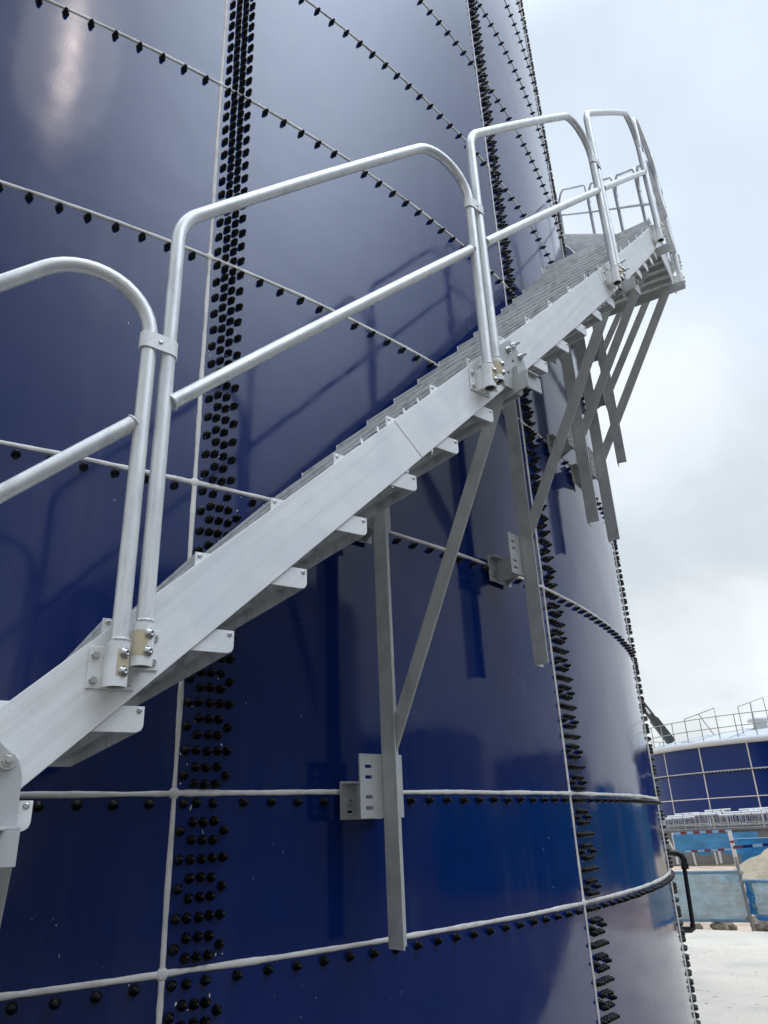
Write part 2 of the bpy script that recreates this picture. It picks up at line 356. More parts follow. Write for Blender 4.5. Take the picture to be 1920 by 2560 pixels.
# ------------------------------------------------------------------ the big blue tank
tank = thing('storage_tank', 'huge dark blue bolted steel tank filling most of the picture, white sealed seams', 'tank', (0, D, 0))
TH0, DTH = 5.14468, 16.86867
ZS = [0.0, ZC - 0.40165, ZC + 0.14914, ZC + 1.36670] + [ZC + 1.36670 + 1.2 * k for k in range(1, 11)]
NCOL = 21
def panel_mesh(dth, h):
    m = MB(); n = max(4, round(dth / 0.85)); t = 0.004; g = 0.0012
    ths = [g * 6.8 / 1 * 0 + dth * i / n for i in range(n + 1)]
    nz = 6
    V = []; F = []
    for j in range(nz + 1):
        for a in ths: V.append(pol(a, R, h * j / nz))
    for j in range(nz):
        for i in range(n): F.append((j * (n + 1) + i, j * (n + 1) + i + 1, (j + 1) * (n + 1) + i + 1, (j + 1) * (n + 1) + i))
    m.add(V, F, True)
    # back face and edges
    for ra, rb, za, zb in ((R - t, R - t, 0, h),):
        V = [pol(a, ra, za) for a in ths] + [pol(a, rb, zb) for a in ths]
        m.add(V, [(i + 1, i, n + 1 + i, n + 2 + i) for i in range(n)], True)
    for z_ in (0, h):
        V = [pol(a, R, z_) for a in ths] + [pol(a, R - t, z_) for a in ths]
        m.add(V, [(i, i + 1, n + 2 + i, n + 1 + i) for i in range(n)])
    for a in (ths[0], ths[-1]):
        m.add([pol(a, R, 0), pol(a, R, h), pol(a, R - t, h), pol(a, R - t, 0)], [(0, 1, 2, 3)])
    me = bpy.data.meshes.new('panel'); me.from_pydata(m.v, [], m.f); me.polygons.foreach_set('use_smooth', m.sm)
    me.materials.append(M['enamel']); return me
pm = {}
for j in range(len(ZS) - 1):
    h = round(ZS[j + 1] - ZS[j], 4)
    for k in range(NCOL):
        kk = k - 8
        dth = DTH if k < NCOL - 1 else 360 - DTH * (NCOL - 1)
        if (h, round(dth, 3)) not in pm: pm[(h, round(dth, 3))] = panel_mesh(dth, h)
        link('panel', pm[(h, round(dth, 3))], tank, (0, 0, ZS[j]), RAD(TH0 + DTH * kk))
# sealant beads, hand-run: uneven width and height
def bead_profile(wd, ht): return [(-wd, 0.0), (-wd * 0.8, ht * 0.65), (-wd * 0.35, ht), (wd * 0.35, ht), (wd * 0.8, ht * 0.65), (wd, 0.0)]
def vbead(h, seed, thin=1.0):
    m = MB(); n = max(10, int(h / 0.03)); V = []
    for i in range(n + 1):
        z = h * i / n
        wd = thin * (0.0098 + 0.0034 * noise.noise((seed, z * 5, 0)) + 0.0024 * noise.noise((seed, z * 25, 4)))
        ht = 0.0055 + 0.0025 * noise.noise((seed, z * 9, 8)); off = 0.0022 * noise.noise((seed, z * 3, 12))
        for x, y in bead_profile(wd, ht): V.append((x + off, -(R + y), z))
    m.add(V, [(i * 6 + k, i * 6 + k + 1, i * 6 + k + 7, i * 6 + k + 6) for i in range(n) for k in range(5)], True)
    return m.mesh('vertical_seal', 'sealant')
def hbead(dth, seed, thin=1.0):
    m = MB(); n = int(dth * R * math.pi / 180 / 0.03); V = []
    for i in range(n + 1):
        a = dth * i / n; s_ = a * 0.147
        wd = thin * (0.0098 + 0.0034 * noise.noise((seed, s_ * 5, 0)) + 0.0024 * noise.noise((seed, s_ * 25, 4)))
        ht = 0.0060 + 0.0025 * noise.noise((seed, s_ * 9, 8)); off = 0.003 * noise.noise((seed, s_ * 2.5, 12))
        for x, y in bead_profile(wd, ht): V.append(pol(a, R + y, x + off))
    m.add(V, [(i * 6 + k, i * 6 + k + 1, i * 6 + k + 7, i * 6 + k + 6) for i in range(n) for k in range(5)], True)
    return m.mesh('horizontal_seal', 'sealant')
vb = {}
for j in range(len(ZS) - 1):
    h = round(ZS[j + 1] - ZS[j], 4)
    for kk in range(-4, 6):
        sd = (kk * 3 + j) % 4
        if (h, sd) not in vb: vb[(h, sd)] = vbead(h, sd * 7.3 + h)
        link('vertical_seal', vb[(h, sd)], tank, (0, 0, ZS[j]), RAD(TH0 + DTH * kk))
hb = [hbead(DTH, s_ * 5.1 + 1) for s_ in range(5)]
for j in range(1, len(ZS) - 1):
    for kk in range(-4, 6): link('horizontal_seal', hb[(kk * 2 + j * 3) % 5], tank, (0, 0, ZS[j]), RAD(TH0 + DTH * kk))
# little daubs where the beads cross
dm = MB()
dm.lathe([(0.021, 0.0), (0.019, 0.005), (0.012, 0.008), (0.0, 0.009)], '-y', 12, (0, -R, 0)); dm = dm.mesh('seal_daub', 'sealant')
for j in range(1, 9):
    for kk in range(-2, 4): link('seal_daub', dm, tank, (0, 0, ZS[j]), RAD(TH0 + DTH * kk))
# dried flecks and smears of sealant left beside the seams
random.seed(21); fl = MB()
for kk in (-1, 0, 1):
    for i in range(170):
        z = random.uniform(0.3, 4.6); u = random.choice([random.gauss(0.02, 0.03), random.uniform(0.02, 0.22), random.uniform(-0.5, 0.6)]); a = TH0 + DTH * kk + u / (math.pi / 180 * R)
        k_ = 1.0 if 0 < u < 0.22 else 0.5; sx, sz = k_ * random.uniform(0.0012, 0.004), k_ * random.uniform(0.0015, 0.011) * random.choice([0.5, 0.8, 1.3]); n = 6
        rot = random.uniform(-0.5, 0.5); V = [pol(a, R + 0.0016, z)]
        for q in range(n):
            t_ = 2 * math.pi * q / n; x_, z_ = sx * math.cos(t_) * random.uniform(.6, 1.2), sz * math.sin(t_) * random.uniform(.6, 1.2); V.append(pol(a + (x_ + z_ * rot) / (math.pi / 180 * R), R + 0.0004, z + z_))
        fl.add(V, [(0, 1 + q, 1 + (q + 1) % n) for q in range(n)], True)
o = fl.build('sealant_flecks', 'sealant', tank); o['kind'] = 'stuff'
# bolt caps
def cap_mesh(n):
    m = MB(); m.lathe([(0.0175, 0.0), (0.0175, 0.003), (0.0155, 0.0055), (0.0132, 0.0065), (0.0130, 0.015), (0.0118, 0.0195), (0.0092, 0.0205), (0.0090, 0.0255), (0.0075, 0.0295), (0.004, 0.0318), (0.0, 0.0325)], '-y', n)
    return m
ARC = math.pi / 180 * R
bolts = []
U4 = (0.0395, 0.080, 0.1205, 0.161); U5 = (0.032, 0.0735, 0.1145, 0.155, 0.194)
for kk in range(-2, 4):
    for j in range(0, len(ZS) - 1):
        z0, z1 = ZS[j], ZS[j + 1]; h = z1 - z0
        th = TH0 + DTH * kk
        if j >= 3:
            n = 20
            for i in range(n):
                z = z0 + h * (i + 0.55) / n
                if i < n - 1:
                    for c in (1, 2): bolts.append((th + U4[c] / ARC, z))
            n = 13
            for i in range(n - 1):
                z = z0 + h * (i + 0.55) / n
                for c in (0, 3): bolts.append((th + U4[c] / ARC, z))
        else:
            n = {0: 7, 1: 3, 2: 7}[j]; pd = (h - 0.012) / n
            for i in range(n):
                zt = z1 - 0.034 - 0.061 - i * pd
                for c in (1, 2, 3): bolts.append((th + U5[c] / ARC, zt))
                for c in (0, 4): bolts.append((th + U5[c] / ARC, zt - pd / 6))
                for c in (1, 2, 3): bolts.append((th + U5[c] / ARC, zt - pd / 3))
                if i < n - 1:
                    for c in range(5): bolts.append((th + U5[c] / ARC, zt - pd * 2 / 3))
        if j >= 0 and j < len(ZS) - 2:   # row below the horizontal seam at the top of this course
            us = ([0.035, 0.084, 0.148] if j < 3 else [0.0395, 0.080, 0.1205, 0.161]) + [0.267 + 0.118 * q for q in range(19)]
            for u in us: bolts.append((th + u / ARC, z1 - 0.034))
bolts = [(a + random.uniform(-1, 1) * 0.012, z + random.uniform(-1, 1) * 0.0018) for a, z in bolts if z < 12.6]
def shown(a, z):
    p = pol(a, R, z) + Vector((0, D, -ZC)); dpt = p.dot(CF)
    nrm = Vector((math.sin(RAD(a)), -math.cos(RAD(a)), 0)); fac = -nrm.dot(p.normalized())
    if dpt <= 0: return -1
    x = 960 + FPX * p.dot(CR) / dpt; y = 1280 - FPX * p.dot(CU) / dpt
    if x < -5 or x > 1925 or y < -5 or y > 2565 or fac < 0.02: return -1
    return 1 / p.length
order = sorted(range(len(bolts)), key=lambda i: -shown(*bolts[i]))
capm = cap_mesh(14).mesh('bolt', 'bolt')
for i in order[:300]:
    a, z = bolts[i]; q = pol(a, R + 0.0005, z)
    o = link('bolt', capm, tank, q, RAD(a)); o.rotation_euler = (random.uniform(-.06, .06), random.uniform(0, 6.28), RAD(a)); o.rotation_mode = 'YXZ'
    o.rotation_euler = (random.uniform(-.09, .09), random.uniform(-.09, .09), RAD(a) + random.uniform(-.08, .08)); o.rotation_mode = 'XYZ'
import numpy as np
c8 = cap_mesh(9); cv = np.array(c8.v); cf = c8.f
AV = []; AF = []; base_i = 0
faces = np.array([f for f in cf if len(f) == 4]); nv = len(cv)
rest = order[300:]
for i in rest:
    a, z = bolts[i]; ca, sa = math.cos(RAD(a)), math.sin(RAD(a)); q = pol(a, R + 0.0005, z)
    AV.append(np.stack([cv[:, 0] * ca - cv[:, 1] * sa + q.x, cv[:, 0] * sa + cv[:, 1] * ca + q.y, cv[:, 2] + q.z], -1))
    AF.append(faces + base_i); base_i += nv
AV = np.concatenate(AV); AF = np.concatenate(AF)
me = bpy.data.meshes.new('bolts'); me.from_pydata(AV.tolist(), [], AF.tolist()); me.polygons.foreach_set('use_smooth', [True] * len(AF))
me.materials.append(M['bolt']); bo = link('bolts', me, tank); bo['kind'] = 'stuff'

# ------------------------------------------------------------------ the stair
SL = 0.1557            # rise per degree
def pz(dth): return SL * dth
stair = thing('tank_staircase', 'silver aluminium staircase with tube handrails winding up the blue tank', 'staircase', pol(-11, R + 0.6, 0) + Vector((0, D, 0)))
STI = Matrix.Translation(-stair.location)
def spart(name, me, th, z):
    o = bpy.data.objects.new(name, me); COL.objects.link(o); o.parent = stair; o.matrix_parent_inverse = STI
    o.location = (0, D, z); o.rotation_euler = (0, 0, RAD(th)); return o
def sub(name, me, par):
    o = bpy.data.objects.new(name, me); COL.objects.link(o); o.parent = par; return o
RI, RO = R + 0.15, R + 1.0      # tread inner and outer ends
TW = 0.315
# tread: ribbed nosing and ribbed underside, extruded radially
prof = []
ribs = [(0.0, 0.0), (0.0, -0.011), (0.005, -0.0125), (0.005, -0.0155), (0.0, -0.017), (0.0, -0.027), (0.005, -0.0285), (0.005, -0.0315), (0.0, -0.033), (0.0, -0.044)]
prof += ribs
x = 0.006
prof += [(x, -0.044), (x, -0.022)]
for q in range(1, 6):
    xx = TW * q / 6
    prof += [(xx - 0.003, -0.022), (xx - 0.003, -0.042), (xx + 0.003, -0.042), (xx + 0.003, -0.022)]
prof += [(TW - 0.005, -0.022), (TW - 0.005, -0.05), (TW, -0.05), (TW, 0.0)]
for q in range(11, 0, -1):
    xx = TW * q / 12; prof += [(xx + 0.004, 0.0), (xx + 0.002, -0.003), (xx - 0.002, -0.003), (xx - 0.004, 0.0)]
tm = MB().prism(prof, 'y', -RI, -RO).mesh('tread', 'alu_tread')
def end_plate(yo, t):
    r = 0.018; pts = [(-0.002, 0.002), (TW + 0.002, 0.002), (TW + 0.002, -0.056 + r)]
    for q in range(1, 6):
        a = math.pi / 2 * q / 5; pts.append((TW + 0.002 - r + r * math.cos(a), -0.056 + r - r * math.sin(a)))
    pts += [(-0.002, -0.056)]
    return MB().prism(pts, 'y', yo, yo - t).mesh('end_plate', 'alu', bevel=0.0008)
epo = end_plate(-RO, 0.005); epi = end_plate(-RI + 0.005, 0.005)
def screw_mesh(x, y, z):
    m = MB(); m.lathe([(0.0065, 0.0), (0.0062, 0.002), (0.004, 0.0026)], '-y', 12, (x, y, z)); m.box(x - .0035, x + .0035, y - .003, y - .0027, z - .0008, z + .0008); m.box(x - .0008, x + .0008, y - .0032, y - .0029, z - .0035, z + .0035)
    return m.mesh('screw', 'stainless')
scs = [screw_mesh(0.010, -RO - 0.005, -0.008), screw_mesh(TW - 0.010, -RO - 0.005, -0.008)]
TN0, TZ0, TDT, TRI = 1.745, ZC + 0.475, 1.262, 0.1965
def tread(th, z):
    t = spart('tread', tm, th, z); sub('end_plate', epo, t); sub('end_plate', epi, t)
    for s_ in scs: sub('screw', s_, t)
NL = 19                                   # index of the landing
for i in range(-10, NL): tread(TN0 + TDT * i, TZ0 + TRI * i)
LTH0 = TN0 + TDT * NL; LZ = TZ0 + TRI * NL - 0.03; LTH1 = LTH0 + 3.9
for i in range(0, 38): tread(LTH1 + 0.1 + TDT * i, LZ + TRI * (i + 1))
# stringers in bolted lengths
def stringer_mesh(th0, th1, zoff, r0, r1, hv=0.1076, level=False, cut=0.35):
    """plate band following the pitch; th relative to its own start"""
    m = MB(); n = max(2, int((th1 - th0) / 0.5)); V = []
    for i in range(n + 1):
        f = i / n
        for sgn in (-1, 1):
            a = (th1 - th0) * f - (0 if level else sgn * cut)
            zc = (0 if level else SL * ((th1 - th0) * f)) + zoff
            zz_ = zc + sgn * hv - (0 if level else SL * sgn * cut)
            for r_ in (r0, r1): V.append(pol(a, r_, zz_))
    F = []
    for i in range(n):
        a = i * 4; b = a + 4     # per station: lo r0, lo r1, hi r0, hi r1
        F += [(a + 1, b + 1, b + 3, a + 3), (a, a + 2, b + 2, b), (a, b, b + 1, a + 1), (a + 2, a + 3, b + 3, b + 2)]
    F += [(0, 1, 3, 2), (n * 4, n * 4 + 2, n * 4 + 3, n * 4 + 1)]
    m.add(V, F); return m
joints = [-11.6, -2.3, 7.26, 16.78, 25.15]
for rr, nm in ((R + 1.0085, 'outer_stringer'), (R + 0.1345, 'inner_stringer')):
    for a, b in zip(joints[:-1], joints[1:]):
        g = 0.007
        me = stringer_mesh(a + g, b - g, 0.0612, rr, rr + 0.0095).mesh(nm, 'alu', bevel=0.0012)
        spart(nm, me, a + g, ZC + SL * (a + g))
    fl2 = LTH1 - 0.1
    cut2 = [fl2, fl2 + 9.5, fl2 + 19, fl2 + 28.5, fl2 + 38, fl2 + 47]
    for a, b in zip(cut2[:-1], cut2[1:]):
        g = 0.007; zb = LZ + TRI + SL * (a - LTH1 - 0.1) - SL * 1.745 - 0.475 + SL * 1.745
        # stringer keeps the same position under the nosings as in the lower flight
        zrel = (LZ + TRI) - (TZ0 - (ZC + SL * TN0)) + SL * (a + g - (LTH1 + 0.1))
        me = stringer_mesh(a + g, b - g, 0.0612, rr, rr + 0.0095).mesh(nm, 'alu', bevel=0.0012)
        spart(nm, me, a + g, zrel)
# splice bolts on the top and bottom edge at the joints
sbm = MB().lathe([(0.008, -0.006), (0.008, 0.006), (0.005, 0.007), (0.005, 0.014)], 'z', 6, (0, 0, 0), False).mesh('splice_bolt', 'stainless')
for jt in joints[1:-1]:
    for sgn in (-1, 1):
        for q in (-0.75, -0.35, 0.35, 0.75):
            a = jt + q - sgn * 0.35; zc = ZC + SL * a + 0.0612 + sgn * (0.1076 + 0.006)
            o = bpy.data.objects.new('splice_bolt', sbm); COL.objects.link(o); o.parent = stair; o.matrix_parent_inverse = STI
            o.location = pol(a, R + 1.0, zc) + Vector((0, D, 0)); o.rotation_euler = (0, 0 if sgn > 0 else math.pi, RAD(a))
# handrail modules
RP = R + 1.07; TR = 0.0198; ARP = math.pi / 180 * RP
def fillet(p0, p1, p2, r, n):
    p0, p1, p2 = Vector(p0), Vector(p1), Vector(p2); u = (p0 - p1).normalized(); v = (p2 - p1).normalized()
    ang = u.angle(v); t = r / math.tan(ang / 2); bis = (u + v).normalized(); c = p1 + bis * (r / math.sin(ang / 2))
    a = p1 + u * t; b = p1 + v * t; ea = (a - c); eb = (b - c); tot = ea.angle(eb); out = []
    for i in range(n + 1):
        f = i / n; out.append(c + (ea * math.sin((1 - f) * tot) + eb * math.sin(f * tot)) / math.sin(tot))
    return out
def rail_path(dth, slope, h, foot, rl, rr_):
    s1 = dth * ARP; zs = slope * dth
    A, B, C, E_ = (0, foot + .055), (0, h), (s1, h + zs), (s1, zs + foot + .055)
    p = [Vector(A)] + fillet(A, B, C, rl, 8)
    q = fillet(B, C, E_, rr_, 14)
    p += [p[-1].lerp(q[0], i / 8) for i in range(1, 8)] + q + [Vector(E_)]
    return [pol(v.x / ARP, RP, v.y) for v in p]
def hexbolt(m, x, y, z, r=0.0085, h=0.007, washer=False):
    if washer: m.lathe([(r * 1.45, 0), (r * 1.45, 0.002)], '-y', 14, (x, y, z))
    y2 = y - (0.002 if washer else 0)
    m.lathe([(r, 0.0), (r, h * .8), (r * .85, h)], '-y', 6, (x, y2, z), False)
def foot_parts(par, th, zb, mir):
    """socket, base plate, paper label and bolts of one post foot; th/zb relative to the module"""
    c = Matrix.Translation((0, 0, zb)) @ Matrix.Rotation(RAD(th), 4, 'Z')
    def sb(name, m, mt, bevel=0):
        m.v = [tuple(c @ Vector(p)) for p in m.v]; sub(name, m.mesh(name, mt, bevel), par)
    m = MB(); m.pipe((0, -RP, 0.0), (0, -RP, 0.098), 0.0248, 0.0202, 22); sb('socket', m, 'alu')
    m = MB(); m.pipe((0, -RP, 0.004), (0, -RP, 0.09), 0.0200, 0.0165, 18); sb('socket_lining', m, 'tube_in')
    m = MB(); m.prism([(-0.052, 0.004), (0.052, 0.004), (0.052, 0.098), (-0.052, 0.098)], 'y', -(R + 1.0185), -(R + 1.0235))
    m.box(-0.020, 0.020, -(RP - 0.018), -(R + 1.0236), 0.006, 0.094); sb('foot_plate', m, 'alu', 0.001)
    for bx in (-0.038, 0.038):
        for bz in (0.022, 0.078):
            m = MB(); hexbolt(m, bx, -(R + 1.0236), bz, 0.0092, 0.0075); sb('foot_bolt', m, 'stainless')
    # paper wrap on the outer side of the socket
    m = MB(); V = []; n = 8; a0, a1 = (RAD(-15), RAD(65)) if not mir else (RAD(-75), RAD(10))
    for i in range(n + 1):
        a = a0 + (a1 - a0) * i / n
        for zq in (0.022, 0.080): V.append((0.0252 * math.sin(a), -RP - 0.0252 * math.cos(a), zq))
    m.add(V, [(i * 2, i * 2 + 2, i * 2 + 3, i * 2 + 1) for i in range(n)], True); sb('paper_label', m, 'tape')
    for bz in (0.032, 0.072):
        m = MB(); a = RAD(18 if mir else 22); 
        m.lathe([(0.0118, 0.0), (0.0118, 0.002), (0.0085, 0.003), (0.008, 0.007), (0.006, 0.009), (0.003, 0.009), (0.003, 0.006)], '-y', 12)
        rm = Matrix.Translation((0, -RP, bz)) @ Matrix.Rotation(a, 4, 'Z') @ Matrix.Translation((0, -0.0252, 0))
        m.v = [tuple(rm @ Vector(p)) for p in m.v]; sb('set_screw', m, 'stainless')
    m = MB(); m.tube([(0.021 * math.sin(RAD(a)), -RP - 0.021 * math.cos(RAD(a)), 0.104 + 0.0015 * math.sin(a)) for a in range(-60, 71, 10)], 0.0032, 6); sb('weld_bead', m, 'tube')
def ring_weld(p, d, r):
    d = Vector(d).normalized(); u = d.cross(Vector((0, 0, 1))).normalized(); v = d.cross(u)
    return MB().tube([Vector(p) + (u * math.cos(2 * math.pi * i / 20) + v * math.sin(2 * math.pi * i / 20)) * r for i in range(21)], 0.0032, 6, False)
def clamp_mesh(z, gap):
    """sheet clip hugging two neighbouring posts; left post at th=-gap, right one at 0"""
    m = MB(); s0, s1 = -gap * ARP, 0.0; r = TR + 0.0012; t = 0.0022; out = []; hh = 0.024
    path = []
    for i in range(7):
        a = RAD(200 - 110 * i / 6); path.append((s0 + r * math.cos(a), r * math.sin(a)))
    for i in range(7):
        a = RAD(90 - 110 * i / 6); path.append((s1 + r * math.cos(a), r * math.sin(a)))
    V = []
    for k, (sx, o) in enumerate(path):
        f = k / 13.0; dz = SL * 0.0 * f
        for tt in (0, t):
            cx, cy = (s0, 0) if sx < s0 else ((s1, 0) if sx > s1 else (sx, 0))
            d = Vector((sx - cx, o - cy)); d = d.normalized() if d.length > 1e-6 else Vector((0, 1)); q = Vector((sx, o)) + d * tt
            for zz_ in (z - hh, z + hh): V.append(pol(q.x / ARP, RP + q.y, zz_ - 0.10 * (q.x - s1)))
    n = len(path); F = []
    for i in range(n - 1):
        a = i * 4; b = a + 4
        F += [(a + 2, b + 2, b + 3, a + 3), (a, a + 1, b + 1, b), (a, b, b + 2, a + 2), (a + 1, a + 3, b + 3, b + 1)]
    F += [(0, 2, 3, 1), ((n - 1) * 4, (n - 1) * 4 + 1, (n - 1) * 4 + 3, (n - 1) * 4 + 2)]
    m.add(V, F); sm_ = s0 / 2 / ARP
    return m
MPITCH, MLEN = 7.64, 7.33
MT0 = 2.21
def handrail(th0, zbase, dth, slope, h, mids, foot=0.012, clamp=True, gap=0.33, full=True, stubs=False):
    m = MB(); m.tube(rail_path(dth, slope, h, foot, 0.16, 0.165), TR, 16)
    o = spart('handrail', m.mesh('handrail', 'tube'), th0, zbase)
    for md in mids:
        e0, e1 = 0.12, dth - 0.12
        if stubs: e1 = dth + 0.28
        dr = -0.0 if not stubs else 0.0
        pts = [pol(e0 + (e1 - e0) * i / 12, RP + dr, md + slope * (e0 + (e1 - e0) * i / 12)) for i in range(13)]
        mm = MB(); mm.tube(pts, TR * 0.97, 14); mr = sub('mid_rail', mm.mesh('mid_rail', 'tube'), o)
        if full:
            sub('weld_bead', ring_weld(pts[0], pts[1] - pts[0], TR * 0.98).mesh('weld_bead', 'tube'), o)
            if not stubs: sub('weld_bead', ring_weld(pts[-1], pts[-1] - pts[-2], TR * 0.98).mesh('weld_bead', 'tube'), o)
    if full:
        foot_parts(o, 0.0, foot, True); foot_parts(o, dth, foot + slope * dth, False)
    if clamp:
        cm = clamp_mesh(0.86, gap); sub('clamp', cm.mesh('clamp', 'alu'), o)
        bm_ = MB(); q = pol(-gap / 2, RP + TR + 0.0036, 0.86 + 0.10 * gap / 2 * ARP); bm_.lathe([(0.006, 0), (0.006, 0.002), (0.003, 0.003)], '-y', 10, q); sub('clamp_rivet', bm_.mesh('clamp_rivet', 'stainless'), o)
    return o
for j in range(-2, 3): handrail(MT0 + MPITCH * j, ZC + SL * (MT0 + MPITCH * j), MLEN, SL, 1.312, [0.686])
LM0 = MT0 + MPITCH * 3 + 0.02
LMD = 4.15
LMZ = ZC + SL * (LM0 - 0.3) + 0.095
handrail(LM0, LMZ, LMD, 0.0, 1.30, [0.34, 0.73], stubs=True)
zo2 = LZ + TRI - (TZ0 - ZC - SL * TN0) - SL * (LTH1 + 0.1)
for j in range(0, 6):
    t0 = LM0 + LMD + 0.5 + MPITCH * j
    handrail(t0, zo2 + SL * t0, MLEN, SL, 1.312, [0.686], full=j < 2)
# landing: level planks, edge channels
lpd = [(0.0, 0.0), (0.0, -0.045), (0.004, -0.045), (0.004, -0.012)]
lpd += [(0.096, -0.012), (0.096, -0.045), (0.1, -0.045), (0.1, 0.0)]
lpm = MB().prism(lpd, 'y', -RI, -RO).mesh('landing_plank', 'alu_tread')
for q in range(8): spart('landing_plank', lpm, LTH0 - 0.30 + q * 0.63, LZ - 0.03)
spart('landing_nosing', MB().prism([(0, 0.004), (0, -0.13), (0.006, -0.13), (0.006, -0.008), (0.05, -0.008), (0.05, 0.004)], 'y', -RI, -RO - 0.003).mesh('landing_nosing', 'alu_tread', bevel=0.001), LTH0 - 0.38, LZ)
for rr, nm in ((R + 1.0085, 'landing_channel'), (R + 0.1345, 'landing_channel')):
    spart(nm, stringer_mesh(25.2, LTH1 - 0.12, -0.125, rr, rr + 0.0095, 0.12, True).mesh(nm, 'alu', bevel=0.0012), 25.2, LZ)
# support frames: wall bracket, angle post, radial beam, diagonal brace, gusset plate on the stringer
def angle_bar(a, b, wd, t, n1, n2):
    """L section from a to b; flanges run from the corner along n1 and n2"""
    a, b, n1, n2 = Vector(a), Vector(b), Vector(n1).normalized(), Vector(n2).normalized()
    sec = [Vector((0, 0)), Vector((wd, 0)), Vector((wd, t)), Vector((t, t)), Vector((t, wd)), Vector((0, wd))]
    V = [p + n1 * s_.x + n2 * s_.y for p in (a, b) for s_ in sec]
    m = MB(); m.add(V, [(0, 1, 2, 3, 4, 5), (11, 10, 9, 8, 7, 6)] + [(i, i + 6, (i + 1) % 6 + 6, (i + 1) % 6) for i in range(6)]); return m
def holed_plate(m, x0, x1, z0, z1, y0, y1, holes):
    xs = sorted(set([x0, x1] + [h[0] for h in holes] + [h[1] for h in holes])); zs = sorted(set([z0, z1] + [h[2] for h in holes] + [h[3] for h in holes]))
    def solid(i, j):
        if i < 0 or j < 0 or i >= len(xs) - 1 or j >= len(zs) - 1: return False
        cx, cz = (xs[i] + xs[i + 1]) / 2, (zs[j] + zs[j + 1]) / 2
        return not any(h[0] < cx < h[1] and h[2] < cz < h[3] for h in holes)
    for i in range(len(xs) - 1):
        for j in range(len(zs) - 1):
            if not solid(i, j): continue
            a, b, c, d = xs[i], xs[i + 1], zs[j], zs[j + 1]
            m.add([(a, y0, c), (b, y0, c), (b, y0, d), (a, y0, d)], [(0, 1, 2, 3)]); m.add([(a, y1, c), (b, y1, c), (b, y1, d), (a, y1, d)], [(3, 2, 1, 0)])
            for di, dj, e_ in ((-1, 0, ((a, c), (a, d))), (1, 0, ((b, c), (b, d))), (0, -1, ((a, c), (b, c))), (0, 1, ((a, d), (b, d)))):
                if not solid(i + di, j + dj):
                    (px, pz_), (qx, qz) = e_; m.add([(px, y0, pz_), (qx, y0, qz), (qx, y1, qz), (px, y1, pz_)], [(0, 1, 2, 3)])
    return m
PR = R + 0.191
